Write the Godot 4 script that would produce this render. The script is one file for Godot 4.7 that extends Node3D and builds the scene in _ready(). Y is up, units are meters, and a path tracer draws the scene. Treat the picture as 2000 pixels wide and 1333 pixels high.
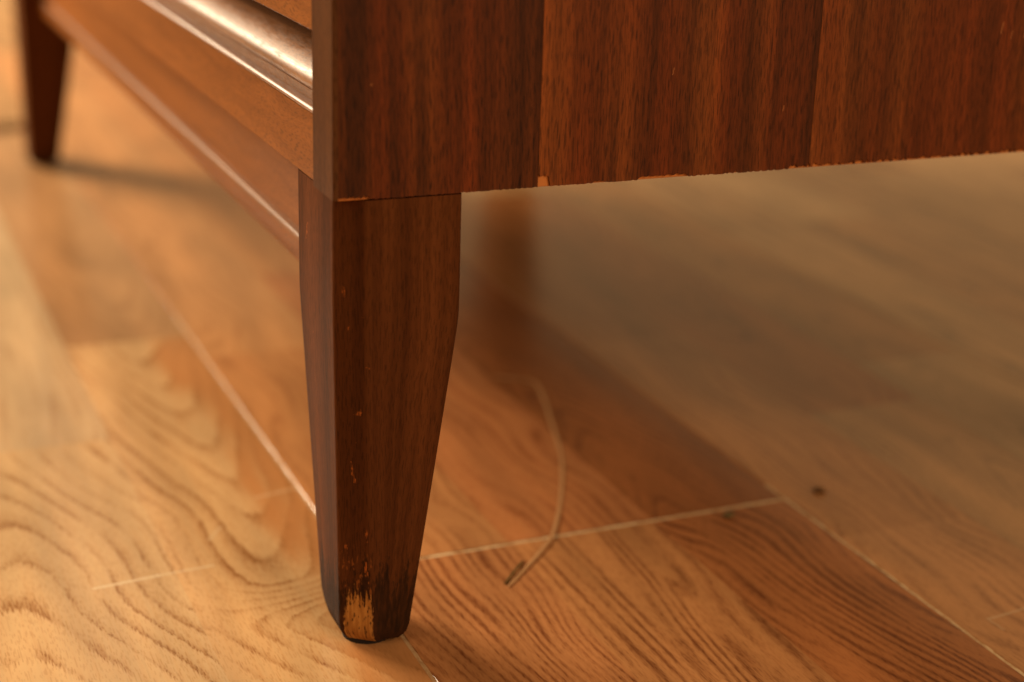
extends Node3D
# Close-up of a worn walnut dresser standing on an oak laminate floor.
# x runs along the dresser's side (depth), -z along its front, y up; the near bottom corner stands over the origin.

const H := 0.155          # floor to the underside of the case
const DEPTH := 0.40
const LENGTH := 0.766
const TOP := 0.78
const SEAM := 0.0255      # x of the long floor joint behind the near leg
const PLANK := 0.1855

var n_low := FastNoiseLite.new()
var n_mid := FastNoiseLite.new()
var n_fine := FastNoiseLite.new()


func _ready() -> void:
	# ---------------------------------------------------------------- camera
	var cam := Camera3D.new()
	cam.name = "camera"
	cam.transform = Transform3D(Basis(Vector3(0.9193, 0.0303, 0.3923), Vector3(0.1022, 0.9444, -0.3125), Vector3(-0.38, 0.3274, 0.8651)).orthonormalized(), Vector3(-0.14099, 0.27773, 0.45792))
	var ph := CameraAttributesPhysical.new()
	ph.frustum_focal_length = 57.38
	ph.frustum_focus_distance = 0.528
	ph.exposure_aperture = 5.0
	ph.frustum_near = 0.02
	ph.frustum_far = 50.0
	cam.attributes = ph
	cam.fov = 23.6229
	cam.near = 0.02
	cam.far = 50.0
	add_child(cam)
	cam.current = true
	# ---------------------------------------------------------------- air and light
	var we := WorldEnvironment.new()
	we.name = "environment"
	var env := Environment.new()
	env.background_mode = Environment.BG_COLOR
	env.background_color = Color(0.585, 0.485, 0.345)
	env.tonemap_mode = Environment.TONE_MAPPER_LINEAR
	env.tonemap_exposure = 1.2
	env.sdfgi_enabled = true
	env.ssao_enabled = true
	env.ssil_enabled = true
	we.environment = env
	add_child(we)
	area("window_light", Vector3(-0.82, 0.85, -1.75), Vector3(0.0, 0.1, -0.3), Vector2(0.8, 0.8), Color(1.0, 0.915, 0.775), 7.1)
	area("fill_light", Vector3(0.85, 1.0, 1.6), Vector3(0.15, 0.05, -0.1), Vector2(1.2, 1.2), Color(1.0, 0.89, 0.74), 1.9)  # unseen soft fill, added for the side panel and the floor under the case
	area("side_light", Vector3(-1.4, 0.75, 0.3), Vector3(0.0, 0.05, 0.0), Vector2(0.35, 0.35), Color(1.0, 0.905, 0.745), 0.28)

	n_low.seed = 11
	n_low.noise_type = FastNoiseLite.TYPE_SIMPLEX_SMOOTH
	n_low.fractal_type = FastNoiseLite.FRACTAL_NONE
	n_low.frequency = 1.0
	n_mid.seed = 23
	n_mid.noise_type = FastNoiseLite.TYPE_SIMPLEX_SMOOTH
	n_mid.fractal_type = FastNoiseLite.FRACTAL_FBM
	n_mid.fractal_octaves = 3
	n_mid.frequency = 1.0
	n_fine.seed = 37
	n_fine.noise_type = FastNoiseLite.TYPE_SIMPLEX
	n_fine.fractal_type = FastNoiseLite.FRACTAL_NONE
	n_fine.frequency = 1.0

	build_floor()
	build_dresser()
	build_litter()


func area(called: String, at: Vector3, to: Vector3, size: Vector2, c: Color, e: float) -> void:
	var l := AreaLight3D.new()
	l.name = called
	l.area_size = size
	l.area_normalize_energy = true
	l.light_color = c
	l.light_energy = e
	l.shadow_enabled = true
	l.set("area_range", 12.0)
	add_child(l)
	l.look_at_from_position(at, to, Vector3.UP)


# ================================================================== helpers
func tag(o: Node, label: String, category: String, group := "") -> void:
	o.set_meta("label", label)
	o.set_meta("category", category)
	if group:
		o.set_meta("group", group)


func put(called: String, mesh: Mesh, mat: Material, parent: Node) -> MeshInstance3D:
	var o := MeshInstance3D.new()
	o.name = called
	o.mesh = mesh
	o.material_override = mat
	parent.add_child(o, true)
	return o


# grid of points p[row][col] with normals n and uvs t -> mesh; front faces clockwise
func sheet(st: SurfaceTool, p: Array, n: Array, t: Array, flip := false) -> void:
	for i in p.size() - 1:
		for j in p[i].size() - 1:
			var q := [[i, j], [i, j + 1], [i + 1, j + 1], [i, j], [i + 1, j + 1], [i + 1, j]]
			if flip:
				q = [[i, j], [i + 1, j + 1], [i, j + 1], [i, j], [i + 1, j], [i + 1, j + 1]]
			for k in q:
				st.set_normal(n[k[0]][k[1]])
				st.set_uv(t[k[0]][k[1]])
				st.add_vertex(p[k[0]][k[1]])


func tri(st: SurfaceTool, a: Vector3, b: Vector3, c: Vector3, toward: Vector3, ua := Vector2.ZERO, ub := Vector2.ZERO, uc := Vector2.ZERO) -> void:
	var n := (c - a).cross(b - a)
	if n.dot(toward) < 0.0:
		var s := b
		b = c
		c = s
		var su := ub
		ub = uc
		uc = su
		n = -n
	n = n.normalized()
	st.set_normal(n); st.set_uv(ua); st.add_vertex(a)
	st.set_normal(n); st.set_uv(ub); st.add_vertex(b)
	st.set_normal(n); st.set_uv(uc); st.add_vertex(c)


func quad(st: SurfaceTool, a: Vector3, b: Vector3, c: Vector3, d: Vector3, toward: Vector3, uv: Array = []) -> void:
	var u := uv if uv.size() == 4 else [Vector2.ZERO, Vector2.ZERO, Vector2.ZERO, Vector2.ZERO]
	tri(st, a, b, c, toward, u[0], u[1], u[2])
	tri(st, a, c, d, toward, u[0], u[2], u[3])


# a box with chamfered edges; uv comes from a callable(point, normal)
func bevel_box(lo: Vector3, hi: Vector3, b: float, uvf: Callable) -> ArrayMesh:
	var st := SurfaceTool.new()
	st.begin(Mesh.PRIMITIVE_TRIANGLES)
	var mid := (lo + hi) / 2.0
	var e := (hi - lo) / 2.0
	for ax in 3:
		for s in [-1.0, 1.0]:
			var n := Vector3.ZERO
			n[ax] = s
			var u := (ax + 1) % 3
			var v := (ax + 2) % 3
			var c: Array = []
			for k in [[-1, -1], [1, -1], [1, 1], [-1, 1]]:
				var q := mid
				q[ax] += s * e[ax]
				q[u] += k[0] * (e[u] - b)
				q[v] += k[1] * (e[v] - b)
				c.append(q)
			quad(st, c[0], c[1], c[2], c[3], n, [uvf.call(c[0], n), uvf.call(c[1], n), uvf.call(c[2], n), uvf.call(c[3], n)])
			# chamfer along +u and -u edges, shared once per pair of axes
			for su in [-1.0, 1.0]:
				var n2 := Vector3.ZERO
				n2[u] = su
				var w: Array = []
				for sv in [-1.0, 1.0]:
					var a1 := mid
					a1[ax] += s * e[ax]
					a1[u] += su * (e[u] - b)
					a1[v] += sv * (e[v] - b)
					var a2 := mid
					a2[ax] += s * (e[ax] - b)
					a2[u] += su * e[u]
					a2[v] += sv * (e[v] - b)
					w.append([a1, a2])
				quad(st, w[0][0], w[0][1], w[1][1], w[1][0], n + n2, [uvf.call(w[0][0], n), uvf.call(w[0][1], n), uvf.call(w[1][1], n), uvf.call(w[1][0], n)])
	for sx in [-1.0, 1.0]:
		for sy in [-1.0, 1.0]:
			for sz in [-1.0, 1.0]:
				var s3 := Vector3(sx, sy, sz)
				var a := mid + Vector3(sx * e.x, sy * (e.y - b), sz * (e.z - b))
				var bb := mid + Vector3(sx * (e.x - b), sy * e.y, sz * (e.z - b))
				var c := mid + Vector3(sx * (e.x - b), sy * (e.y - b), sz * e.z)
				var n := Vector3(sx, 0, 0)
				tri(st, a, bb, c, s3, uvf.call(a, n), uvf.call(bb, n), uvf.call(c, n))
	return st.commit()


# a profile in (x, y), swept along z from z0 to z1 through the given stations; smooth where the bend is under 40 degrees
func sweep(profile: Array, zs: Array, uvf: Callable) -> ArrayMesh:
	var st := SurfaceTool.new()
	st.begin(Mesh.PRIMITIVE_TRIANGLES)
	var m := profile.size()
	var segn: Array = []
	for i in m:
		var d: Vector2 = profile[(i + 1) % m] - profile[i]
		segn.append(Vector2(d.y, -d.x).normalized())
	var middle := Vector2.ZERO
	var area2 := 0.0
	for i in m:
		var a: Vector2 = profile[i]
		var b: Vector2 = profile[(i + 1) % m]
		area2 += a.x * b.y - a.y * b.x
		middle += a / m
	if area2 < 0.0:
		for i in m:
			segn[i] = -segn[i]
	for i in m:
		var a: Vector2 = profile[i]
		var b: Vector2 = profile[(i + 1) % m]
		var n0: Vector2 = segn[i]
		var na := n0
		var nb := n0
		var before: Vector2 = segn[(i + m - 1) % m]
		var after: Vector2 = segn[(i + 1) % m]
		if before.dot(n0) > 0.766:
			na = (before + n0).normalized()
		if after.dot(n0) > 0.766:
			nb = (after + n0).normalized()
		var p: Array = []
		var n: Array = []
		var t: Array = []
		for z in zs:
			var pa := Vector3(a.x, a.y, z)
			var pb := Vector3(b.x, b.y, z)
			var f := Vector3(n0.x, n0.y, 0)
			p.append([pa, pb])
			n.append([Vector3(na.x, na.y, 0), Vector3(nb.x, nb.y, 0)])
			t.append([uvf.call(pa, f), uvf.call(pb, f)])
		var face := (Vector3(b.x - a.x, b.y - a.y, 0)).cross(Vector3(0, 0, float(zs[1]) - float(zs[0])))
		sheet(st, p, n, t, face.dot(Vector3(n0.x, n0.y, 0)) > 0.0)
	var ring := PackedVector2Array()
	for q in profile:
		ring.append(q)
	var tr := Geometry2D.triangulate_polygon(ring)
	for z in [zs[0], zs[-1]]:
		var n := Vector3(0, 0, 1.0 if z == zs.max() else -1.0)
		for k in range(0, tr.size(), 3):
			var c: Array = []
			for j in 3:
				c.append(Vector3(ring[tr[k + j]].x, ring[tr[k + j]].y, z))
			tri(st, c[0], c[1], c[2], n, uvf.call(c[0], n), uvf.call(c[1], n), uvf.call(c[2], n))
	return st.commit()


# texture of w by h from f(column, row) -> Color (sRGB), computed row by row on all cores
func paint(w: int, h: int, f: Callable) -> ImageTexture:
	var rows: Array = []
	rows.resize(h)
	var job := func(r: int) -> void:
		var b := PackedByteArray()
		b.resize(w * 3)
		for c in w:
			var k: Color = f.call(c, r)
			b[c * 3] = clampi(int(k.r * 255.0), 0, 255)
			b[c * 3 + 1] = clampi(int(k.g * 255.0), 0, 255)
			b[c * 3 + 2] = clampi(int(k.b * 255.0), 0, 255)
		rows[r] = b
	var id := WorkerThreadPool.add_group_task(job, h)
	WorkerThreadPool.wait_for_group_task_completion(id)
	var all := PackedByteArray()
	for r in rows:
		all.append_array(r)
	var im := Image.create_from_data(w, h, false, Image.FORMAT_RGB8, all)
	return ImageTexture.create_from_image(im)


func matte(albedo: Color, rough: float, spec := 0.5) -> StandardMaterial3D:
	var m := StandardMaterial3D.new()
	m.albedo_color = albedo
	m.roughness = rough
	m.metallic_specular = spec
	return m


func printed(tex: Texture2D, rough: float, spec := 0.5) -> StandardMaterial3D:
	var m := matte(Color.WHITE, rough, spec)
	m.albedo_texture = tex
	return m


func hash1(a: float, b := 0.0) -> float:
	var v := sin(a * 127.1 + b * 311.7) * 43758.5453
	return v - floor(v)


# ================================================================== floor
# a strip piece: base, dark, kind (0 straight, 1 arches toward +z, -1 arches toward -z, 2 saddle), centre x, Q, w, ring spacing, tilt, strength
var pieces := {}


func piece(x: float, z: float) -> Array:
	var k := floori((x - SEAM + PLANK) / PLANK)          # 0: left of the joint, 1: right of it
	var s := clampi(floori((x - SEAM + PLANK - k * PLANK) / (PLANK / 3.0)), 0, 2)
	var g := k * 3 + s
	var cut := 0
	if g == 0:
		cut = 0 if z > -0.26 else 1
	elif g == 1:
		cut = 0 if z > -0.211 else 1
	elif g == 2:
		cut = 0 if z > -0.337 else 1
	elif k == 1:
		cut = 0 if z > -0.0584 else (1 if z > -0.30 - 0.13 * s else 2)
	elif g == 6:
		cut = 0 if z > -0.02 else (1 if z > -0.26 else 2)
	else:
		cut = floori((z + hash1(g, 3.0) * 0.45) / 0.43)
	var id := Vector2i(g, cut)
	if pieces.has(id):
		return pieces[id]
	var left := SEAM - PLANK + g * PLANK / 3.0
	var r1 := hash1(g, cut + 0.3)
	var r2 := hash1(g + 0.7, cut)
	var r3 := hash1(g + 5.1, cut + 2.2)
	var base := Color8(188, 144, 98).lerp(Color8(168, 116, 70), r1)
	var out := [base, base * 0.66, ([0, 1, -1, 0] as Array)[int(r2 * 3.99)], left + PLANK / 3.0 * (0.2 + 0.6 * r3), 8.0, 0.015, 0.02 + 0.02 * r1, (r2 - 0.5) * 0.1, 0.8]
	return out


func named_pieces() -> void:
	var tan_ := Color8(194, 160, 120)
	pieces[Vector2i(0, 0)] = [Color8(202, 164, 120), Color8(148, 103, 62), -1, -0.100, 4.5, 0.020, 0.035, 0.0, 0.8]
	pieces[Vector2i(0, 1)] = [tan_, Color8(150, 104, 64), -1, -0.13, 5.0, 0.03, 0.04, 0.0, 0.8]
	pieces[Vector2i(1, 0)] = [Color8(202, 165, 121), Color8(148, 103, 62), -1, -0.095, 4.5, 0.020, 0.035, 0.0, 0.85]
	pieces[Vector2i(1, 1)] = [Color8(192, 160, 122), Color8(160, 122, 86), 0, -0.07, 1.0, 1.0, 0.0085, 0.06, 0.7]
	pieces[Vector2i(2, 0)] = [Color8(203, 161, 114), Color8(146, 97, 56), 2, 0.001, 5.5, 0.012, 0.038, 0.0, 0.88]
	pieces[Vector2i(2, 1)] = [Color8(170, 126, 86), Color8(148, 106, 70), 1, 0.0, 6.0, 0.012, 0.04, 0.0, 0.7]
	pieces[Vector2i(3, 0)] = [Color8(178, 119, 74), Color8(118, 68, 38), 0, 0.0, 1.0, 1.0, 0.0037, -0.02, 1.0]
	pieces[Vector2i(4, 0)] = [Color8(180, 123, 76), Color8(118, 70, 39), 3, 0.160, 6.0, 0.012, 0.065, 0.0, 1.05]
	pieces[Vector2i(5, 0)] = [Color8(166, 104, 60), Color8(110, 62, 33), 0, 0.2, 1.0, 1.0, 0.0050, -0.13, 1.1]
	pieces[Vector2i(3, 1)] = [Color8(178, 122, 76), Color8(142, 90, 53), 0, 0.05, 1.0, 1.0, 0.0065, 0.03, 0.75]
	pieces[Vector2i(4, 1)] = [Color8(174, 112, 68), Color8(134, 78, 44), 0, 0.1, 1.0, 1.0, 0.0075, -0.04, 0.75]
	pieces[Vector2i(5, 1)] = [Color8(144, 87, 48), Color8(92, 51, 27), -1, 0.162, 5.0, 0.006, 0.025, 0.0, 0.75]
	pieces[Vector2i(3, 2)] = [Color8(182, 128, 82), Color8(150, 100, 60), 0, 0.06, 1.0, 1.0, 0.0075, 0.02, 0.6]
	pieces[Vector2i(4, 2)] = [Color8(176, 120, 74), Color8(142, 90, 53), 0, 0.11, 1.0, 1.0, 0.0085, -0.03, 0.6]
	pieces[Vector2i(5, 2)] = [Color8(150, 96, 56), Color8(112, 66, 37), 0, 0.17, 1.0, 1.0, 0.0075, 0.03, 0.7]
	pieces[Vector2i(6, 2)] = [Color8(164, 110, 65), Color8(126, 78, 45), 0, 0.23, 1.0, 1.0, 0.0065, 0.02, 0.7]
	pieces[Vector2i(6, 0)] = [Color8(184, 128, 80), Color8(138, 90, 53), 0, 0.23, 1.0, 1.0, 0.006, 0.03, 0.7]
	pieces[Vector2i(6, 1)] = [Color8(175, 120, 73), Color8(130, 83, 48), 0, 0.23, 1.0, 1.0, 0.0055, 0.02, 0.8]
	pieces[Vector2i(7, -1)] = [Color8(168, 110, 64), Color8(120, 72, 41), 1, 0.3, 5.0, 0.012, 0.035, 0.0, 0.8]


func mark(x: float, z: float, a: Vector2, b: Vector2, w: float) -> float:
	var p := Vector2(x, z)
	var d := b - a
	var t := clampf((p - a).dot(d) / d.length_squared(), 0.0, 1.0)
	var along := (p - a - d * t).length()
	along += n_fine.get_noise_2d(x * 900.0, z * 900.0) * w * 0.35
	return smoothstep(w, w * 0.45, along)


func oak(x: float, z: float) -> Color:
	var pc := piece(x, z)
	var base: Color = pc[0]
	var dark: Color = pc[1]
	var dx := x - float(pc[3])
	dx += n_low.get_noise_2d(x * 9.0 + 40.0, z * 11.0) * 0.006
	var kind: int = pc[2]
	var q: float = pc[4]
	var w: float = pc[5]
	var sp: float = pc[6]
	var phase := 0.0
	if kind == 0:
		phase = (dx + float(pc[7]) * z + n_low.get_noise_2d(x * 14.0, z * 5.0) * 0.007) / sp
	else:
		var hyp := q * (sqrt(dx * dx + w * w) - w)
		phase = (z * (1.0 if kind == 2 else -1.0 if kind == 3 else float(kind)) + hyp) / sp
		if kind == 2:
			# the arches run out sideways below the knot-like eye
			phase = lerpf(phase, (1.9 * (x + 0.04) - z) / 0.021, smoothstep(-0.062, -0.022, z))
		elif kind == 3:
			phase = lerpf(x / 0.0044, phase + 20.0, smoothstep(0.108, 0.130, x + z * 0.06))
	if kind == 0 or kind == 3:
		phase += n_low.get_noise_2d(x * 70.0, z * 2.0) * 0.5
	phase += n_mid.get_noise_2d(x * 22.0, z * (4.0 if kind == 0 else 8.0)) * 0.24
	phase += n_fine.get_noise_2d(x * 1300.0, z * 70.0) * 0.07
	var ring := floorf(phase)
	var p := phase - ring
	var force := 0.35 + 0.75 * hash1(ring, float(pc[3]) * 10.0)
	force *= clampf(0.85 + n_mid.get_noise_2d(x * 60.0 + 3.0, z * 14.0) * 1.4, 0.15, 1.3)
	var line := exp(-p * 5.5) + smoothstep(0.88, 1.0, p)
	if kind == 0 or kind == 3:
		line = lerpf(line, pow(0.5 + 0.5 * cos(TAU * p), 1.6), 0.7)
	line = minf(line, 1.0) * force * float(pc[8])
	# thin second line inside the wider rings
	var p2 := phase * 2.7 + 0.3
	p2 -= floorf(p2)
	line += exp(-p2 * 7.0) * (0.22 if kind == 0 or kind == 3 else 0.07) * (0.5 + hash1(floorf(phase * 2.7 + 0.3), 4.0))
	var streak := n_mid.get_noise_2d(x * 520.0, z * 16.0)
	var pore := n_fine.get_noise_2d(x * 1500.0 + 9.0, z * 130.0)
	pore = smoothstep(0.35, 0.75, pore) * (0.25 + 0.6 * line)
	var tone := n_mid.get_noise_2d(x * 30.0 + 7.0, z * 6.0)
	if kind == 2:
		# heartwood, deepened by painted shade and leg reflection, beside the long joint
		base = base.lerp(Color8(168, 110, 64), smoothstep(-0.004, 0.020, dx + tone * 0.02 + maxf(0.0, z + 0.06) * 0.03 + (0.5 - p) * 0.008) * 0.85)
	var c := base.lerp(dark, clampf(line * 0.80 + pore * 0.8 + streak * 0.24, 0.0, 1.15))
	c = c * (1.0 + tone * 0.13 + streak * 0.05)
	return c


func floor_color(x: float, z: float) -> Color:
	var c := oak(x, z)
	# scuffs worn through to the pale backing
	if x < 0.03 and x > -0.08 and z > -0.15 and z < -0.06:
		var m := mark(x, z, Vector2(-0.0659, -0.0750), Vector2(-0.0430, -0.0772), 0.0013)
		m = maxf(m, mark(x, z, Vector2(-0.0430, -0.0772), Vector2(-0.0227, -0.0786), 0.0010) * 0.75)
		m = maxf(m, mark(x, z, Vector2(0.0075, -0.1313), Vector2(0.0240, -0.1347), 0.0013) * 0.45)
		m = maxf(m, mark(x, z, Vector2(-0.019, -0.0998), Vector2(-0.0124, -0.1093), 0.0010) * 0.5)
		c = c.lerp(Color8(216, 190, 156), m * 0.85)
	if x > 0.2 and z > 0.03:
		var m2 := mark(x, z, Vector2(0.2243, 0.0541), Vector2(0.245, 0.052), 0.0009) * 0.5
		m2 = maxf(m2, mark(x, z, Vector2(0.2243, 0.0541), Vector2(0.2247, 0.062), 0.0007) * 0.4)
		c = c.lerp(Color8(206, 176, 140), m2)
	return c


# z knots and the texture rows they get (v), so that the part near the lens is the finest
func knot_v(z: float, zk: Array, vk: Array) -> float:
	for i in zk.size() - 1:
		if z >= float(zk[i + 1]) or i == zk.size() - 2:
			return lerpf(vk[i], vk[i + 1], (z - float(zk[i])) / (float(zk[i + 1]) - float(zk[i])))
	return 0.0


func knot_z(v: float, zk: Array, vk: Array) -> float:
	for i in zk.size() - 1:
		if v <= float(vk[i + 1]) or i == zk.size() - 2:
			return lerpf(zk[i], zk[i + 1], (v - float(vk[i])) / (float(vk[i + 1]) - float(vk[i])))
	return 0.0


func plank_mesh(x0: float, x1: float, zk: Array, vk: Array) -> ArrayMesh:
	var st := SurfaceTool.new()
	st.begin(Mesh.PRIMITIVE_TRIANGLES)
	var b := 0.0002
	var zs: Array = zk.duplicate()
	var cols := [[x0, -0.009], [x0, -b], [x0 + b, 0.0], [x1 - b, 0.0], [x1, -b], [x1, -0.009]]
	var nor := [Vector3(-1, 0, 0), Vector3(-1, 1, 0).normalized(), Vector3.UP, Vector3(1, 1, 0).normalized(), Vector3(1, 0, 0)]
	for j in 5:
		for i in zs.size() - 1:
			var za: float = zs[i]
			var zb: float = zs[i + 1]
			var ua := clampf((float(cols[j][0]) - x0) / (x1 - x0), 0.001, 0.999)
			var ub := clampf((float(cols[j + 1][0]) - x0) / (x1 - x0), 0.001, 0.999)
			quad(st, Vector3(cols[j][0], cols[j][1], za), Vector3(cols[j + 1][0], cols[j + 1][1], za), Vector3(cols[j + 1][0], cols[j + 1][1], zb), Vector3(cols[j][0], cols[j][1], zb), nor[j],
				[Vector2(ua, vk[i]), Vector2(ub, vk[i]), Vector2(ub, vk[i + 1]), Vector2(ua, vk[i + 1])])
	for e in [0, zs.size() - 1]:
		var z: float = zs[e]
		quad(st, Vector3(x0, -0.009, z), Vector3(x1, -0.009, z), Vector3(x1, -0.0002, z), Vector3(x0, -0.0002, z), Vector3(0, 0, 1.0 if e == 0 else -1.0),
			[Vector2(0, vk[e]), Vector2(1, vk[e]), Vector2(1, vk[e]), Vector2(0, vk[e])])
	return st.commit()


func filler(a: Vector3, b: Vector3, m: Material, fl: Node) -> void:
	var st := SurfaceTool.new()
	st.begin(Mesh.PRIMITIVE_TRIANGLES)
	var side := (b - a).normalized().cross(Vector3.UP) * 0.0016
	var steps := int((b - a).length() / 0.004)
	for i in steps:
		var p := a.lerp(b, i / float(steps))
		var q := a.lerp(b, (i + 1.0) / steps)
		p.y = -0.00022 + n_fine.get_noise_2d(p.x * 300.0, p.z * 300.0) * 0.00014
		q.y = -0.00022 + n_fine.get_noise_2d(q.x * 300.0, q.z * 300.0) * 0.00014
		var u := i * 0.02
		quad(st, p - side, p + side, q + side, q - side, Vector3.UP, [Vector2(0, u), Vector2(1, u), Vector2(1, u + 0.02), Vector2(0, u + 0.02)])
	put("joint_filler", st.commit(), m, fl)


func build_floor() -> void:
	named_pieces()
	var fl := Node3D.new()
	fl.name = "floor"
	fl.set_meta("kind", "structure")
	add_child(fl)
	# dull bed under the boards; pale filler stands in the joints near the lens and has gone from the rest
	put("underlay", bevel_box(Vector3(-1.75, -0.02, -3.2), Vector3(2.35, -0.0014, 1.4), 0.001, func(p: Vector3, _n: Vector3) -> Vector2: return Vector2(p.x, p.z)), matte(Color8(120, 80, 50), 0.8, 0.3), fl)
	var grime := paint(64, 1024, func(c: int, r: int) -> Color:
		var k := n_mid.get_noise_2d(c * 0.02, r * 0.035) * 0.9
		return Color8(178, 140, 100).lerp(Color8(150, 104, 66), clampf(k * 0.9 + 0.12 + n_fine.get_noise_2d(c * 0.1, r * 0.5) * 0.2, 0.0, 0.8)))
	var bm := printed(grime, 0.8, 0.3)
	var pale_tex := paint(64, 512, func(c: int, r: int) -> Color:
		return Color8(208, 176, 134).lerp(Color8(160, 114, 72), clampf(n_mid.get_noise_2d(c * 0.02, r * 0.06) * 1.1 + 0.1, 0.0, 0.8)))
	var pale := printed(pale_tex, 0.8, 0.3)  # filler painted brighter to make up for dimmer light on these joints
	var dull := matte(Color8(150, 98, 58), 0.6, 0.3)
	filler(Vector3(SEAM, 0, -0.372), Vector3(SEAM, 0, -1.5), dull, fl)
	filler(Vector3(SEAM + PLANK, 0, -0.074), Vector3(SEAM + PLANK, 0, -1.5), dull, fl)
	for j in [[Vector3(SEAM, 0, 0.34), Vector3(SEAM, 0, -0.372)], [Vector3(SEAM + PLANK, 0, 0.4), Vector3(SEAM + PLANK, 0, -0.074)], [Vector3(SEAM + 0.001, 0, -0.0584), Vector3(SEAM + PLANK - 0.001, 0, -0.0584)]]:
		filler(j[0], j[1], bm if (j[0] as Vector3).z > 0.3 and (j[0] as Vector3).x < 0.1 else pale, fl)
	var g := 0.0007
	var gc := 0.0010
	var roughness := 0.20
	# boards whose print can be told apart, each with a print of its own
	var own := [
		[0, 0.34, -0.90, [0.34, 0.06, -0.36, -0.90], [0.0, 0.06, 0.80, 1.0], 512, 2048],
		[1, 1.15, -0.0584, [1.15, 0.12, -0.0584], [0.0, 0.12, 1.0], 640, 1024],
		[1, -0.0584, -1.26, [-0.0584, -0.34, -1.26], [0.0, 0.72, 1.0], 448, 1024],
		[2, 0.36, -0.86, [0.36, 0.12, -0.2, -0.86], [0.0, 0.06, 0.55, 1.0], 448, 1024],
	]
	for o in own:
		var x0: float = SEAM + (int(o[0]) - 1) * PLANK + (0.00015 if int(o[0]) == 0 else g)
		var x1: float = SEAM + int(o[0]) * PLANK - (0.00015 if int(o[0]) == 2 else g)
		var zk: Array = o[3].duplicate()
		zk[0] = float(zk[0]) - gc
		zk[-1] = float(zk[-1]) + gc
		var vk: Array = o[4]
		var w: int = o[5]
		var h: int = o[6]
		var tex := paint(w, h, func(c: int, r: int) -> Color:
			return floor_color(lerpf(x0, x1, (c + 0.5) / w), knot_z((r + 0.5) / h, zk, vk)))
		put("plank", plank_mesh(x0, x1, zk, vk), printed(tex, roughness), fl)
	# the other boards share three prints
	var prints: Array = []
	for i in 3:
		var off := 2.3 + i * PLANK * 4.0
		prints.append(printed(paint(192, 768, func(c: int, r: int) -> Color:
			return oak(SEAM + PLANK * (5 + 4 * i) + (c + 0.5) / 192.0 * PLANK, off - (r + 0.5) / 768.0 * 1.2)), roughness))
	for k in range(-8, 13):
		var thin := 0.00015
		var x0 := SEAM + (k - 1) * PLANK + (g if k == 1 or k == 2 else thin)
		var x1 := SEAM + k * PLANK - (g if k == 0 or k == 1 else thin)
		var zt := 1.15 + hash1(k, 9.0) * 0.3
		if k == 0:
			zt = 0.34 + 1.2
		elif k == 1:
			zt = -0.0584 + 1.2
		elif k == 2:
			zt = 0.36 + 1.2
		while zt > -3.0:
			var zb := zt - 1.2
			var mid := (zt + zb) / 2.0
			var taken := (k == 0 and absf(mid + 0.28) < 0.1) or (k == 1 and mid < 0.7 and mid > -0.8) or (k == 2 and absf(mid + 0.25) < 0.1)
			if not taken:
				var m: Material = prints[posmod(k * 7 + int(zt * 5.0), 3)]
				put("plank", plank_mesh(x0, x1, [zt - 0.00015, zb + 0.00015], [0.0, 1.0]), m, fl)
			zt = zb


# ================================================================== dresser
func walnut(x: float, y: float, light: Color, dark: Color) -> Color:
	var a := n_mid.get_noise_2d(x * 55.0, y * 3.0)
	var b := n_mid.get_noise_2d(x * 300.0 + 5.0, y * 9.0)
	var pore := smoothstep(0.42, 0.72, n_fine.get_noise_2d(x * 1500.0, y * 160.0))
	var c := light.lerp(dark, clampf(0.45 + a * 0.7 + b * 0.45, 0.0, 1.0))
	return c * (1.0 - pore * 0.18)


func leaf_color(x: float, y: float) -> Color:
	# leaves of veneer laid side by side, cut one after the other from one log
	var i := floori((x + 0.0333) / 0.1006)
	var s := x + 0.0333 - i * 0.1006
	var lean := s + (y - 0.155) * 0.02 + n_low.get_noise_2d(y * 9.0, i * 7.0) * 0.0015
	var a := n_mid.get_noise_2d(lean * 85.0 + i * 0.55, y * 2.2 + i)
	var f := n_mid.get_noise_2d(lean * 620.0 + i * 3.0, y * 12.0)
	var v := 0.50 + a * 0.42 + f * 0.20
	v -= smoothstep(0.014, 0.0, s) * 0.46 * (0.8 + f)          # pale sapwood side of each leaf
	v += smoothstep(0.060, 0.1006, s) * 0.15
	if i == 0:
		v += 0.20
		v += smoothstep(0.0445, 0.0415, s) * 0.22
		v += smoothstep(0.003, 0.0, absf(s - 0.0395)) * 0.5      # dark streak along the corner
		v -= smoothstep(0.006, 0.0, absf(s - 0.077)) * 0.2
	var warm := n_low.get_noise_2d(lean * 40.0 + 20.0 * i, y * 3.0)
	var light := Color8(142, 74, 30).lerp(Color8(132, 58, 22), clampf(0.5 + warm, 0.0, 1.0))
	var dark := Color8(66, 32, 13)
	var c := light.lerp(dark, clampf(v, 0.0, 1.0))
	var pore := smoothstep(0.34, 0.66, n_fine.get_noise_2d(lean * 1800.0, y * 120.0 + i * 11.0))
	var pore2 := smoothstep(0.5, 0.8, n_fine.get_noise_2d(lean * 800.0 + 77.0, y * 75.0))
	c = c * (1.0 - pore * 0.18 - pore2 * 0.20)
	# nicks
	for k in [[0.2535, 0.2005, 0.0006, 0.0042], [0.2425, 0.2, 0.0003, 0.002], [0.247, 0.1975, 0.0002, 0.0015], [0.156, 0.176, 0.0002, 0.001], [0.1135, 0.190, 0.0002, 0.0012], [0.012, 0.190, 0.0003, 0.0004]]:
		if absf(x - float(k[0]) - (y - float(k[1])) * 0.15) < float(k[2]) and absf(y - float(k[1])) < float(k[3]):
			c = c.lerp(Color8(180, 116, 66), 0.5)
	return c


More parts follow.
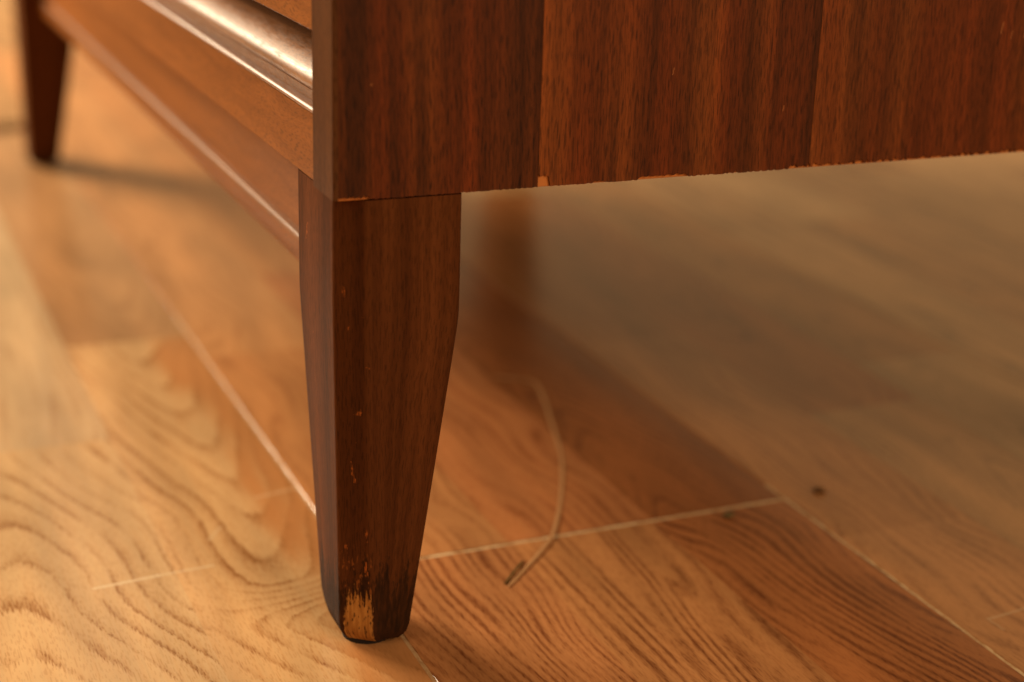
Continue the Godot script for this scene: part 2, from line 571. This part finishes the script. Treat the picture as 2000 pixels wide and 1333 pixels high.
# how far the veneer has broken away above the bottom edge
func chip(x: float) -> float:
	var j := n_fine.get_noise_2d(x * 700.0, 3.0)
	var k := n_fine.get_noise_2d(x * 2100.0, 8.0)
	var d := 0.00006 + maxf(0.0, j) * 0.00025
	if x < 0.013:
		d = 0.0009 * (1.0 - x / 0.015) + maxf(0.0, k) * 0.0009 + 0.0002
	elif x > 0.0673 and x < 0.0713:
		d = 0.0040 + k * 0.0007
	elif x > 0.0865 and x < 0.0905:
		d = 0.0006 + k * 0.0004
	elif x > 0.103 and x < 0.121:
		d = 0.0011 + k * 0.0004
	elif x > 0.121 and x < 0.16:
		d = maxf(0.0, j) * 0.0009
	elif x > 0.16:
		d = 0.0008 + maxf(-0.0006, j * 0.0008 + k * 0.0008)
	return maxf(d, 0.00003)


func leg_profile(y: float) -> Array:
	# x of front face, inner x, inner z, chamfer
	var xo := 0.0025 + 0.0017 * clampf((0.115 - y) / 0.115, 0.0, 1.0)
	var k := 0.0006
	var ty := 0.5 * ((0.1145 - y) + sqrt((0.1145 - y) * (0.1145 - y) + k * 0.02))
	var xi := 0.0419 - 0.147 * ty
	var zi := -0.0477 + 0.165 * ty
	return [xo, xi, zi, 0.0083]


const LEG_S := [0.0, 0.039, 0.0508, 0.0818, 0.1293, 0.1687]


func leg_ring(y: float, inset: float) -> Array:
	var q := leg_profile(y)
	var xo: float = q[0] + inset
	var xi: float = q[1] - inset
	var zi: float = q[2] + inset
	var zo := -0.0002 - inset
	var c: float = q[3]
	var poly := [Vector2(xo, zi), Vector2(xo, -c), Vector2(xo + c, zo), Vector2(xi, zo), Vector2(xi, zi)]
	var rad := [0.0014, 0.0016, 0.0016, 0.0012, 0.002]
	var pts: Array = []
	var m := 5
	for i in m:
		var p: Vector2 = poly[i]
		var a := ((poly[(i + m - 1) % m] as Vector2) - p).normalized()
		var b := ((poly[(i + 1) % m] as Vector2) - p).normalized()
		var r: float = rad[i]
		var pa := p + a * r
		var pb := p + b * r
		# outward normals of the two faces
		var na := Vector2(a.y, -a.x)
		var nb := Vector2(-b.y, b.x)
		if na.dot(a + b) > 0.0:
			na = -na
		if nb.dot(a + b) > 0.0:
			nb = -nb
		var off := [-1.0, -0.5, 0.0, 0.5, 1.0]
		for k in 5:
			var t := k / 4.0
			var pos := pa * (1 - t) * (1 - t) + p * 2.0 * t * (1 - t) + pb * t * t
			pts.append([pos, na.lerp(nb, t).normalized(), float(LEG_S[i]) + float(off[k]) * r])
	var first: Array = pts[0].duplicate()
	first[2] = float(LEG_S[5]) - 0.0014
	pts.append(first)
	return pts


func leg_mesh() -> ArrayMesh:
	var st := SurfaceTool.new()
	st.begin(Mesh.PRIMITIVE_TRIANGLES)
	var ys := [H - 0.0003, 0.150, 0.140, 0.130, 0.125, 0.121, 0.118, 0.115, 0.112, 0.109, 0.106, 0.10, 0.09, 0.08, 0.07, 0.06, 0.05, 0.04, 0.03, 0.022, 0.016, 0.011, 0.0075, 0.005, 0.0035, 0.0025, 0.002]
	var p: Array = []
	var n: Array = []
	var t: Array = []
	for y in ys:
		var inset := 0.0
		if y < 0.0075:
			inset = 0.0018 * pow((0.0075 - y) / 0.0055, 2.2)
		var ring := leg_ring(y, inset)
		var up := leg_ring(y + 0.0006, 0.0018 * pow(maxf(0.0, (0.0075 - y - 0.0006)) / 0.0055, 2.2))
		var dn := leg_ring(y - 0.0006, 0.0018 * pow(maxf(0.0, (0.0075 - y + 0.0006)) / 0.0055, 2.2))
		var pr: Array = []
		var nr: Array = []
		var tr: Array = []
		for k in ring.size():
			var q: Vector2 = ring[k][0]
			var pos := Vector3(q.x, y, q.y)
			# the inner front corner of the foot is worn round
			if y < 0.022:
				var wear := pow((0.022 - y) / 0.020, 2.0)
				pos.z = maxf(pos.z, lerpf(-0.034, -0.0185, wear) + 0.0) if pos.x < 0.012 else pos.z
			pr.append(pos)
			var nh: Vector2 = ring[k][1]
			var v3 := Vector3(nh.x, 0, nh.y)
			var tangent := Vector3((up[k][0] as Vector2).x - (dn[k][0] as Vector2).x, 0.0012, (up[k][0] as Vector2).y - (dn[k][0] as Vector2).y).normalized()
			nr.append((v3 - tangent * v3.dot(tangent)).normalized())
			tr.append(Vector2(float(ring[k][2]) / 0.1687, 1.0 - y / H))
		p.append(pr)
		n.append(nr)
		t.append(tr)
	# which way round the grid runs
	var a: Vector3 = p[10][2]
	var f := ((p[11][2] as Vector3) - a).cross((p[10][3] as Vector3) - a)
	sheet(st, p, n, t, f.dot(n[10][2]) < 0.0)
	var last: Array = p[-1]
	var mid := Vector3(0.014, 0.002, -0.012)
	for k in last.size() - 1:
		tri(st, mid, last[k], last[k + 1], Vector3.DOWN, Vector2(0.5, 0.99), Vector2(0.4, 0.99), Vector2(0.6, 0.99))
	return st.commit()


func leg_color(s: float, y: float, worn: bool) -> Color:
	var c := walnut(s + 3.0, y * 0.7, Color8(98, 54, 27), Color8(70, 37, 18))
	if not worn:
		return c
	var j := n_mid.get_noise_2d(s * 240.0, y * 110.0)
	var k := n_mid.get_noise_2d(s * 900.0 + 4.0, y * 320.0)
	# dark grime round the foot
	var top := 0.026 + n_mid.get_noise_2d(s * 170.0, 2.0) * 0.016
	var grime := smoothstep(top + 0.003, top - 0.006, y + k * 0.008)
	c = c.lerp(Color8(30, 20, 14), grime * 0.72 * (0.75 + j * 0.5))
	# scattered rub marks on the chamfer, then the bare patch at the bottom
	var in_ch := smoothstep(0.0385, 0.040, s) * smoothstep(0.0520, 0.0508, s)
	var spots := smoothstep(0.26, 0.50, n_mid.get_noise_2d(s * 520.0, y * 190.0 + 3.0)) * smoothstep(0.041, 0.028, y) * smoothstep(0.016, 0.022, y)
	c = c.lerp(Color8(150, 82, 36), spots * in_ch * 0.6)
	var edge := 0.0205 + n_fine.get_noise_2d(s * 700.0, 1.0) * 0.003 - absf(s - 0.0462) * 0.7
	var bare := smoothstep(edge + 0.0016, edge - 0.0016, y + k * 0.004) * smoothstep(0.0392, 0.0400, s - y * 0.12 + k * 0.0015) * smoothstep(0.0518, 0.0508, s + k * 0.0012)
	var wood := Color8(172, 116, 58).lerp(Color8(140, 88, 40), clampf(0.5 + n_mid.get_noise_2d(s * 500.0, y * 60.0) * 1.2, 0.0, 1.0))
	wood = wood.lerp(Color8(58, 36, 20), smoothstep(0.32, 0.5, n_mid.get_noise_2d(s * 650.0 + 30.0, y * 200.0)) * 0.7)
	c = c.lerp(wood, bare)
	# pale scratches and dents
	for q in [[0.0425, 0.1250, 0.0004, 0.0020, -0.2], [0.0473, 0.0846, 0.0011, 0.0007, 0.5], [0.0481, 0.0856, 0.0003, 0.0008, 0.0], [0.0447, 0.0652, 0.0002, 0.0024, -0.12], [0.0452, 0.0620, 0.0004, 0.0018, -0.2],
			[0.0497, 0.0420, 0.0004, 0.0025, 0.0], [0.0493, 0.0300, 0.0005, 0.0024, -0.1], [0.0418, 0.0365, 0.0004, 0.0008, 0.0], [0.0508, 0.1005, 0.0006, 0.0004, -0.5], [0.0105, 0.1365, 0.0005, 0.0030, 0.25], [0.0462, 0.0745, 0.0003, 0.0003, 0.0], [0.044, 0.1128, 0.0003, 0.0006, 0.0], [0.0492, 0.1170, 0.0003, 0.0003, 0.0], [0.0150, 0.1035, 0.0002, 0.0003, 0.0]]:
		if absf(s - float(q[0]) - (y - float(q[1])) * float(q[4])) < float(q[2]) * (1.0 + k) and absf(y - float(q[1])) < float(q[3]):
			c = c.lerp(Color8(150, 78, 34), 0.45 + k)
	return c


func build_dresser() -> void:
	var d := Node3D.new()
	d.name = "dresser"
	add_child(d)
	tag(d, "worn dark walnut dresser on tapered chamfered legs standing on the laminate floor", "dresser")

	# ---- shared wood prints
	var far_zone := 0.14           # the first stretch from the near corner gets most of the print
	var front_uv := func(p: Vector3, n: Vector3) -> Vector2:
		var u := -p.z
		u = u / far_zone * 0.7 if u < far_zone else 0.7 + (u - far_zone) / (LENGTH - far_zone) * 0.3
		var v := p.y if absf(n.x) > absf(n.y) else p.x + 0.3
		return Vector2(u, v * 12.0)
	var front_tex := paint(1024, 512, func(c: int, r: int) -> Color:
		var u := (c + 0.5) / 1024.0
		var z := u / 0.7 * far_zone if u < 0.7 else far_zone + (u - 0.7) / 0.3 * (LENGTH - far_zone)
		var y := (r + 0.5) / 512.0 / 12.0
		var w := n_low.get_noise_2d(z * 20.0, y * 60.0) * 0.003
		var k := walnut(y + w + 5.0, z, Color8(139, 83, 40), Color8(118, 68, 31))
		var crack := smoothstep(0.42, 0.6, n_mid.get_noise_2d((y + w) * 700.0, z * 60.0 + 9.0))
		return k.lerp(Color8(92, 50, 28), crack * 0.3))
	var front_mat := printed(front_tex, 0.36, 0.08)
	var dark_tex := paint(1024, 256, func(c: int, r: int) -> Color:
		var u := (c + 0.5) / 1024.0
		var z := u / 0.7 * far_zone if u < 0.7 else far_zone + (u - 0.7) / 0.3 * (LENGTH - far_zone)
		return walnut((r + 0.5) / 256.0 / 12.0 + 9.0, z, Color8(146, 96, 58), Color8(112, 72, 43)))
	var dark_mat := printed(dark_tex, 0.42, 0.31)
	# hand-rubbed lacquer: the gloss breaks up along the grain and round small dents
	var gloss := paint(1024, 256, func(c: int, r: int) -> Color:
		var u := (c + 0.5) / 1024.0
		var z := u / 0.7 * far_zone if u < 0.7 else far_zone + (u - 0.7) / 0.3 * (LENGTH - far_zone)
		var y := (r + 0.5) / 256.0 / 12.0
		var k := 0.41 + n_mid.get_noise_2d(y * 2200.0, z * 60.0) * 0.16 + n_mid.get_noise_2d(y * 300.0 + 8.0, z * 90.0) * 0.10
		k += smoothstep(0.45, 0.7, n_mid.get_noise_2d(y * 500.0, z * 260.0 + 4.0)) * 0.3
		return Color(k, k, k))
	dark_mat.roughness = 1.0
	dark_mat.roughness_texture = gloss
	var plain_uv := func(p: Vector3, n: Vector3) -> Vector2:
		if absf(n.z) > 0.5:
			return Vector2(p.x, p.y) * 4.0
		if absf(n.x) > 0.5:
			return Vector2(p.z, p.y) * 4.0
		return Vector2(p.x, p.z) * 4.0
	var plain_mat := printed(paint(256, 256, func(c: int, r: int) -> Color: return walnut(c / 1024.0 + 2.0, r / 1024.0, Color8(110, 62, 34), Color8(74, 40, 24))), 0.4)

	# ---- near side panel: a core, an edge band and leaves of veneer
	var panel := put("side_panel", bevel_box(Vector3(0.0016, H, -0.0205), Vector3(DEPTH, TOP, -0.0008), 0.0002, plain_uv), matte(Color8(188, 114, 58), 0.75, 0.2), d)
	var edge_tex := paint(128, 512, func(c: int, r: int) -> Color:
		return walnut(c / 128.0 * 0.021 + 1.0, r / 512.0 * 0.09, Color8(89, 54, 31), Color8(70, 41, 24)))
	var edge_mat := printed(edge_tex, 0.40, 0.07)
	var band := SurfaceTool.new()
	band.begin(Mesh.PRIMITIVE_TRIANGLES)
	var rows: Array = [H + 0.0003]
	while float(rows[-1]) < 0.245:
		rows.append(float(rows[-1]) + 0.004)
	rows.append(TOP)
	var bp: Array = []
	var bn: Array = []
	var bt: Array = []
	for y in rows:
		var wob := n_fine.get_noise_2d(float(y) * 160.0, 5.0) * 0.00008
		var v := (float(y) - H) / 0.09
		bp.append([Vector3(0.0016, y, -0.0207), Vector3(0.0, y, -0.0207), Vector3(0.0, y, -0.0004 + wob), Vector3(0.00015, y, -0.00012), Vector3(0.0006, y, 0.0), Vector3(0.0016, y, 0.0)])
		bn.append([Vector3(-0.3, 0, -1).normalized(), Vector3(-1, 0, 0), Vector3(-1, 0, 0), Vector3(-1, 0, 1).normalized(), Vector3(0, 0, 1), Vector3(0, 0, 1)])
		bt.append([Vector2(0, v), Vector2(0.02, v), Vector2(0.94, v), Vector2(0.96, v), Vector2(0.97, v), Vector2(0.99, v)])
	sheet(band, bp, bn, bt, true)
	quad(band, Vector3(0.0016, H + 0.0003, -0.0207), Vector3(0, H + 0.0003, -0.0207), Vector3(0.0004, H + 0.0003, 0), Vector3(0.0016, H + 0.0003, 0), Vector3.DOWN)
	put("edge_band", band.commit(), edge_mat, panel)
	var px := 2048
	var py := 1024
	var vis := 0.095               # height of the veneer that the lens can see
	var leaf_tex := paint(px, py, func(c: int, r: int) -> Color:
		return leaf_color((c + 0.5) / px * DEPTH, H + (1.0 - (r + 0.5) / py) * vis))
	var leaf_mat := printed(leaf_tex, 0.42, 0.22)
	leaf_mat.texture_repeat = false
	for i in 5:
		var x0 := maxf(0.0016, -0.0333 + i * 0.1006)
		var x1 := minf(DEPTH, -0.0333 + (i + 1) * 0.1006)
		var st := SurfaceTool.new()
		st.begin(Mesh.PRIMITIVE_TRIANGLES)
		var count := 140
		var grid: Array = [[], [], [], []]
		var gn: Array = [[], [], [], []]
		var gt: Array = [[], [], [], []]
		for c in count + 1:
			var x := lerpf(x0 + 0.00004, x1 - 0.00004, c / float(count))
			var yb := H + chip(x)
			var ys := [TOP, H + vis, yb, yb]
			var zs := [0.0, 0.0, 0.0, -0.0008]
			for r in 4:
				grid[r].append(Vector3(x, ys[r], zs[r]))
				gn[r].append(Vector3(0, 0, 1) if r < 3 else Vector3(0, -1, 0.3).normalized())
				gt[r].append(Vector2(x / DEPTH, 1.0 - (float(ys[r]) - H) / vis))
		sheet(st, grid, gn, gt)
		put("veneer_leaf", st.commit(), leaf_mat, panel)

	# ---- the front, all of it running back along -z
	var z0 := -0.0207
	var z1 := -(LENGTH - 0.0207)
	var zs := [z0]
	for k in range(1, 13):
		zs.append(lerpf(z0, -far_zone, k / 12.0))
	for k in range(1, 9):
		zs.append(lerpf(-far_zone, z1, k / 8.0))
	# rail under the drawers with a small round lip on top
	var lacquer := printed(front_tex, 0.38, 0.36)
	var rail := put("front_rail", sweep([Vector2(0.020, 0.1562), Vector2(0.0010, 0.1562), Vector2(0.0006, 0.1566), Vector2(0.0006, 0.1773), Vector2(0.020, 0.1773)], zs, front_uv), front_mat, d)
	var lip: Array = [Vector2(0.0065, 0.17735), Vector2(0.0009, 0.17735)]
	for k in range(0, 10):
		var a := PI + 0.35 - k / 9.0 * (PI * 0.62 + 0.35)
		lip.append(Vector2(0.0021 + 0.0015 * cos(a), 0.1780 + 0.0013 * sin(a)))
	lip.append(Vector2(0.0065, 0.1782))
	put("lip", sweep(lip, zs, front_uv), lacquer, rail)
	# dark round moulding between the rail and the drawer
	var mould := [Vector2(0.024, 0.1783), Vector2(0.0052, 0.1783), Vector2(0.0050, 0.1788), Vector2(0.0050, 0.1818)]
	var at := Vector2(0.0042, 0.1826)
	for part in [[-30.0, 20.0, 0.0040, 8], [20.0, 50.0, 0.0060, 8], [50.0, 72.0, 0.0260, 8]]:
		for k in int(part[3]):
			mould.append(at)
			var th := deg_to_rad(lerpf(part[0], part[1], (k + 0.5) / float(part[3])))
			at += Vector2(sin(th), cos(th)) * float(part[2]) * deg_to_rad(float(part[1]) - float(part[0])) / float(part[3])
	mould.append(at)
	mould.append(Vector2(0.024, at.y + 0.001))
	put("drawer_moulding", sweep(mould, zs, front_uv), dark_mat, d)
	# drawers
	for k in 3:
		var y0 := 0.2026 + k * 0.19
		var dr := [Vector2(0.018, y0), Vector2(0.0014, y0), Vector2(0.0008, y0 + 0.0006), Vector2(0.0008, y0 + 0.1754), Vector2(0.0014, y0 + 0.176), Vector2(0.018, y0 + 0.176)]
		put("drawer_front", sweep(dr, zs, front_uv), front_mat, d)
	# apron set back under the rail, with a ledge and a lower lip
	var apron := [Vector2(0.030, 0.1561), Vector2(0.0128, 0.1561), Vector2(0.0132, 0.1480), Vector2(0.0140, 0.1380), Vector2(0.0146, 0.1290), Vector2(0.0146, 0.1222), Vector2(0.0122, 0.1208), Vector2(0.0122, 0.1130), Vector2(0.0127, 0.1124), Vector2(0.030, 0.1124)]
	var bead: Array = [Vector2(0.0147, 0.1224), Vector2(0.0121, 0.1206)]
	for k in range(0, 8):
		var a := PI + 0.3 - k / 7.0 * (PI * 0.6 + 0.3)
		bead.append(Vector2(0.0133 + 0.0012 * cos(a), 0.1213 + 0.0012 * sin(a)))
	bead.append(Vector2(0.0147, 0.1228))
	var za: Array = []
	for z in zs:
		za.append(lerpf(-0.040, -(LENGTH - 0.040), (float(z) - z0) / (z1 - z0)))
	var skirt := put("apron", sweep(apron, za, front_uv), front_mat, d)
	put("bead", sweep(bead, za, front_uv), printed(dark_tex, 0.42, 0.2), skirt)

	# ---- the rest of the case
	put("side_panel", bevel_box(Vector3(0.0, H, -LENGTH), Vector3(DEPTH, TOP, -(LENGTH - 0.0205)), 0.0006, plain_uv), plain_mat, d)
	put("back_panel", bevel_box(Vector3(DEPTH - 0.008, H + 0.001, -(LENGTH - 0.021)), Vector3(DEPTH - 0.002, TOP - 0.001, -0.021), 0.0005, plain_uv), plain_mat, d)
	put("bottom_panel", bevel_box(Vector3(0.031, 0.158, -(LENGTH - 0.021)), Vector3(DEPTH - 0.009, 0.170, -0.021), 0.0005, plain_uv), plain_mat, d)
	put("top_panel", bevel_box(Vector3(-0.004, TOP + 0.0005, -(LENGTH + 0.004)), Vector3(DEPTH + 0.004, TOP + 0.022, 0.004), 0.0015, plain_uv), plain_mat, d)

	# ---- legs
	var shape := leg_mesh()
	var lw := 704
	var lh := 768
	var worn_tex := paint(lw, lh, func(c: int, r: int) -> Color: return leg_color((c + 0.5) / lw * 0.1687, (1.0 - (r + 0.5) / lh) * H, true))
	var leg_plain := paint(176, 192, func(c: int, r: int) -> Color: return leg_color((c + 0.5) / 176.0 * 0.1687, (1.0 - (r + 0.5) / 192.0) * H, false))
	var worn_mat := printed(worn_tex, 0.46, 0.06)
	var leg_mat := printed(leg_plain, 0.46, 0.06)
	var glide := CylinderMesh.new()
	glide.top_radius = 0.0085
	glide.bottom_radius = 0.0085
	glide.height = 0.0021
	glide.radial_segments = 24
	glide.rings = 1
	var rubber := matte(Color8(34, 26, 22), 0.7, 0.3)
	for k in 4:
		var leg := put("leg", shape, worn_mat if k == 0 else leg_mat, d)
		var sx := 1.0 if k < 2 else -1.0
		var sz := 1.0 if k % 2 == 0 else -1.0
		leg.transform = Transform3D(Basis.from_scale(Vector3(sx, 1, sz)), Vector3((0.0 if k == 0 else -0.005) if k < 2 else DEPTH, 0, 0.0 if sz > 0 else -LENGTH))
		if k == 0:
			leg.set_meta("label", "near leg with bare scuffed wood at its foot")
		var gl := put("glide", glide, rubber, leg)
		gl.position = Vector3(0.0150, 0.00106, -0.0125)


# ================================================================== litter on the floor
func build_litter() -> void:
	# a pale bent strand lying on the boards beside the leg
	var path := [Vector3(0.1500, 0.00028, -0.2290), Vector3(0.1590, 0.00028, -0.2240), Vector3(0.1672, 0.00028, -0.2150), Vector3(0.1625, 0.00028, -0.1930), Vector3(0.1551, 0.00028, -0.1696), Vector3(0.1433, 0.00028, -0.1327), Vector3(0.1335, 0.00028, -0.1100), Vector3(0.1200, 0.0003, -0.0830), Vector3(0.1065, 0.0006, -0.0600), Vector3(0.0980, 0.0006, -0.0500), Vector3(0.0880, 0.0004, -0.0400), Vector3(0.0724, 0.00028, -0.0252)]
	var cv := Curve3D.new()
	for i in path.size():
		var tan3: Vector3 = ((path[mini(i + 1, path.size() - 1)] as Vector3) - (path[maxi(i - 1, 0)] as Vector3)) / 6.0
		cv.add_point(path[i], -tan3, tan3)
	cv.bake_interval = 0.002
	var st := SurfaceTool.new()
	st.begin(Mesh.PRIMITIVE_TRIANGLES)
	var p: Array = []
	var n: Array = []
	var t: Array = []
	var long := cv.get_baked_length()
	var steps := 110
	for i in steps + 1:
		var s := long * i / float(steps)
		var c := cv.sample_baked(s, true)
		var f := (cv.sample_baked(minf(s + 0.001, long), true) - cv.sample_baked(maxf(s - 0.001, 0.0), true)).normalized()
		var side := f.cross(Vector3.UP).normalized()
		var up := side.cross(f)
		var r := 0.0008 + n_fine.get_noise_2d(s * 300.0, 1.0) * 0.00012
		r *= clampf(minf(s, long - s) / 0.004, 0.15, 1.0)
		var pr: Array = []
		var nr: Array = []
		var tr: Array = []
		for k in 9:
			var a := TAU * k / 8.0
			var dir := side * cos(a) + up * sin(a) * 0.16
			pr.append(c + dir * r)
			nr.append((side * cos(a) * 0.16 + up * sin(a)).normalized())
			tr.append(Vector2(k / 8.0, s * 20.0))
		p.append(pr)
		n.append(nr)
		t.append(tr)
	var e1: Vector3 = (p[1][0] as Vector3) - (p[0][0] as Vector3)
	var e2: Vector3 = (p[0][1] as Vector3) - (p[0][0] as Vector3)
	sheet(st, p, n, t, e1.cross(e2).dot(n[0][0]) < 0.0)
	var strand := put("strand", st.commit(), matte(Color8(170, 124, 82), 0.8, 0.15), self)
	tag(strand, "thin flat pale bent strand on the boards right of the near leg", "strand")
	var ds := SurfaceTool.new()
	ds.begin(Mesh.PRIMITIVE_TRIANGLES)
	var dark_line := [Vector3(0.0730, 0.0004, -0.0283), Vector3(0.0770, 0.0007, -0.0325), Vector3(0.0815, 0.0008, -0.0372), Vector3(0.0858, 0.0005, -0.0420)]
	for i in 3:
		var a: Vector3 = dark_line[i]
		var b: Vector3 = dark_line[i + 1]
		var side := (b - a).normalized().cross(Vector3.UP) * 0.00055
		var up := Vector3(0, 0.0005, 0)
		for q in [[side, up], [up, -side], [-side, -up], [-up, side]]:
			var fn: Vector3 = q[0] + q[1]
			quad(ds, a + q[0], a + q[1], b + q[1], b + q[0], fn)
	put("dark_fibre", ds.commit(), matte(Color8(92, 70, 36), 0.8, 0.15), strand)
	# two crumbs of dirt
	crumb("crumb", Vector3(0.2279, 0.0, -0.0594), Vector3(0.0026, 0.0010, 0.0024), Color8(104, 70, 42), 1.0, "dark brown crumb on the floor just right of the corner where the pale joints meet")
	crumb("crumb", Vector3(0.1800, 0.0, -0.0515), Vector3(0.0028, 0.0008, 0.0016), Color8(98, 82, 52), 4.0, "grey-green crumb lying on the pale cross joint of the floor")


func crumb(called: String, at: Vector3, size: Vector3, c: Color, sd: float, label: String) -> void:
	var st := SurfaceTool.new()
	st.begin(Mesh.PRIMITIVE_TRIANGLES)
	var p: Array = []
	var n: Array = []
	var t: Array = []
	for i in 9:
		var pr: Array = []
		var nr: Array = []
		var tr: Array = []
		for k in 13:
			var a := TAU * (k % 12) / 12.0
			var b := PI * i / 8.0
			var dir := Vector3(sin(b) * cos(a), cos(b), sin(b) * sin(a))
			var r := 1.0 + 0.35 * n_low.get_noise_3d(dir.x * 1.3 + sd, dir.y * 1.3, dir.z * 1.3)
			pr.append(dir * r * size + Vector3(0, size.y * 0.9, 0))
			nr.append((dir / size).normalized())
			tr.append(Vector2.ZERO)
		p.append(pr)
		n.append(nr)
		t.append(tr)
	sheet(st, p, n, t, true)
	var o := put(called, st.commit(), matte(c, 0.85, 0.2), self)
	o.position = at
	tag(o, label, "crumb")
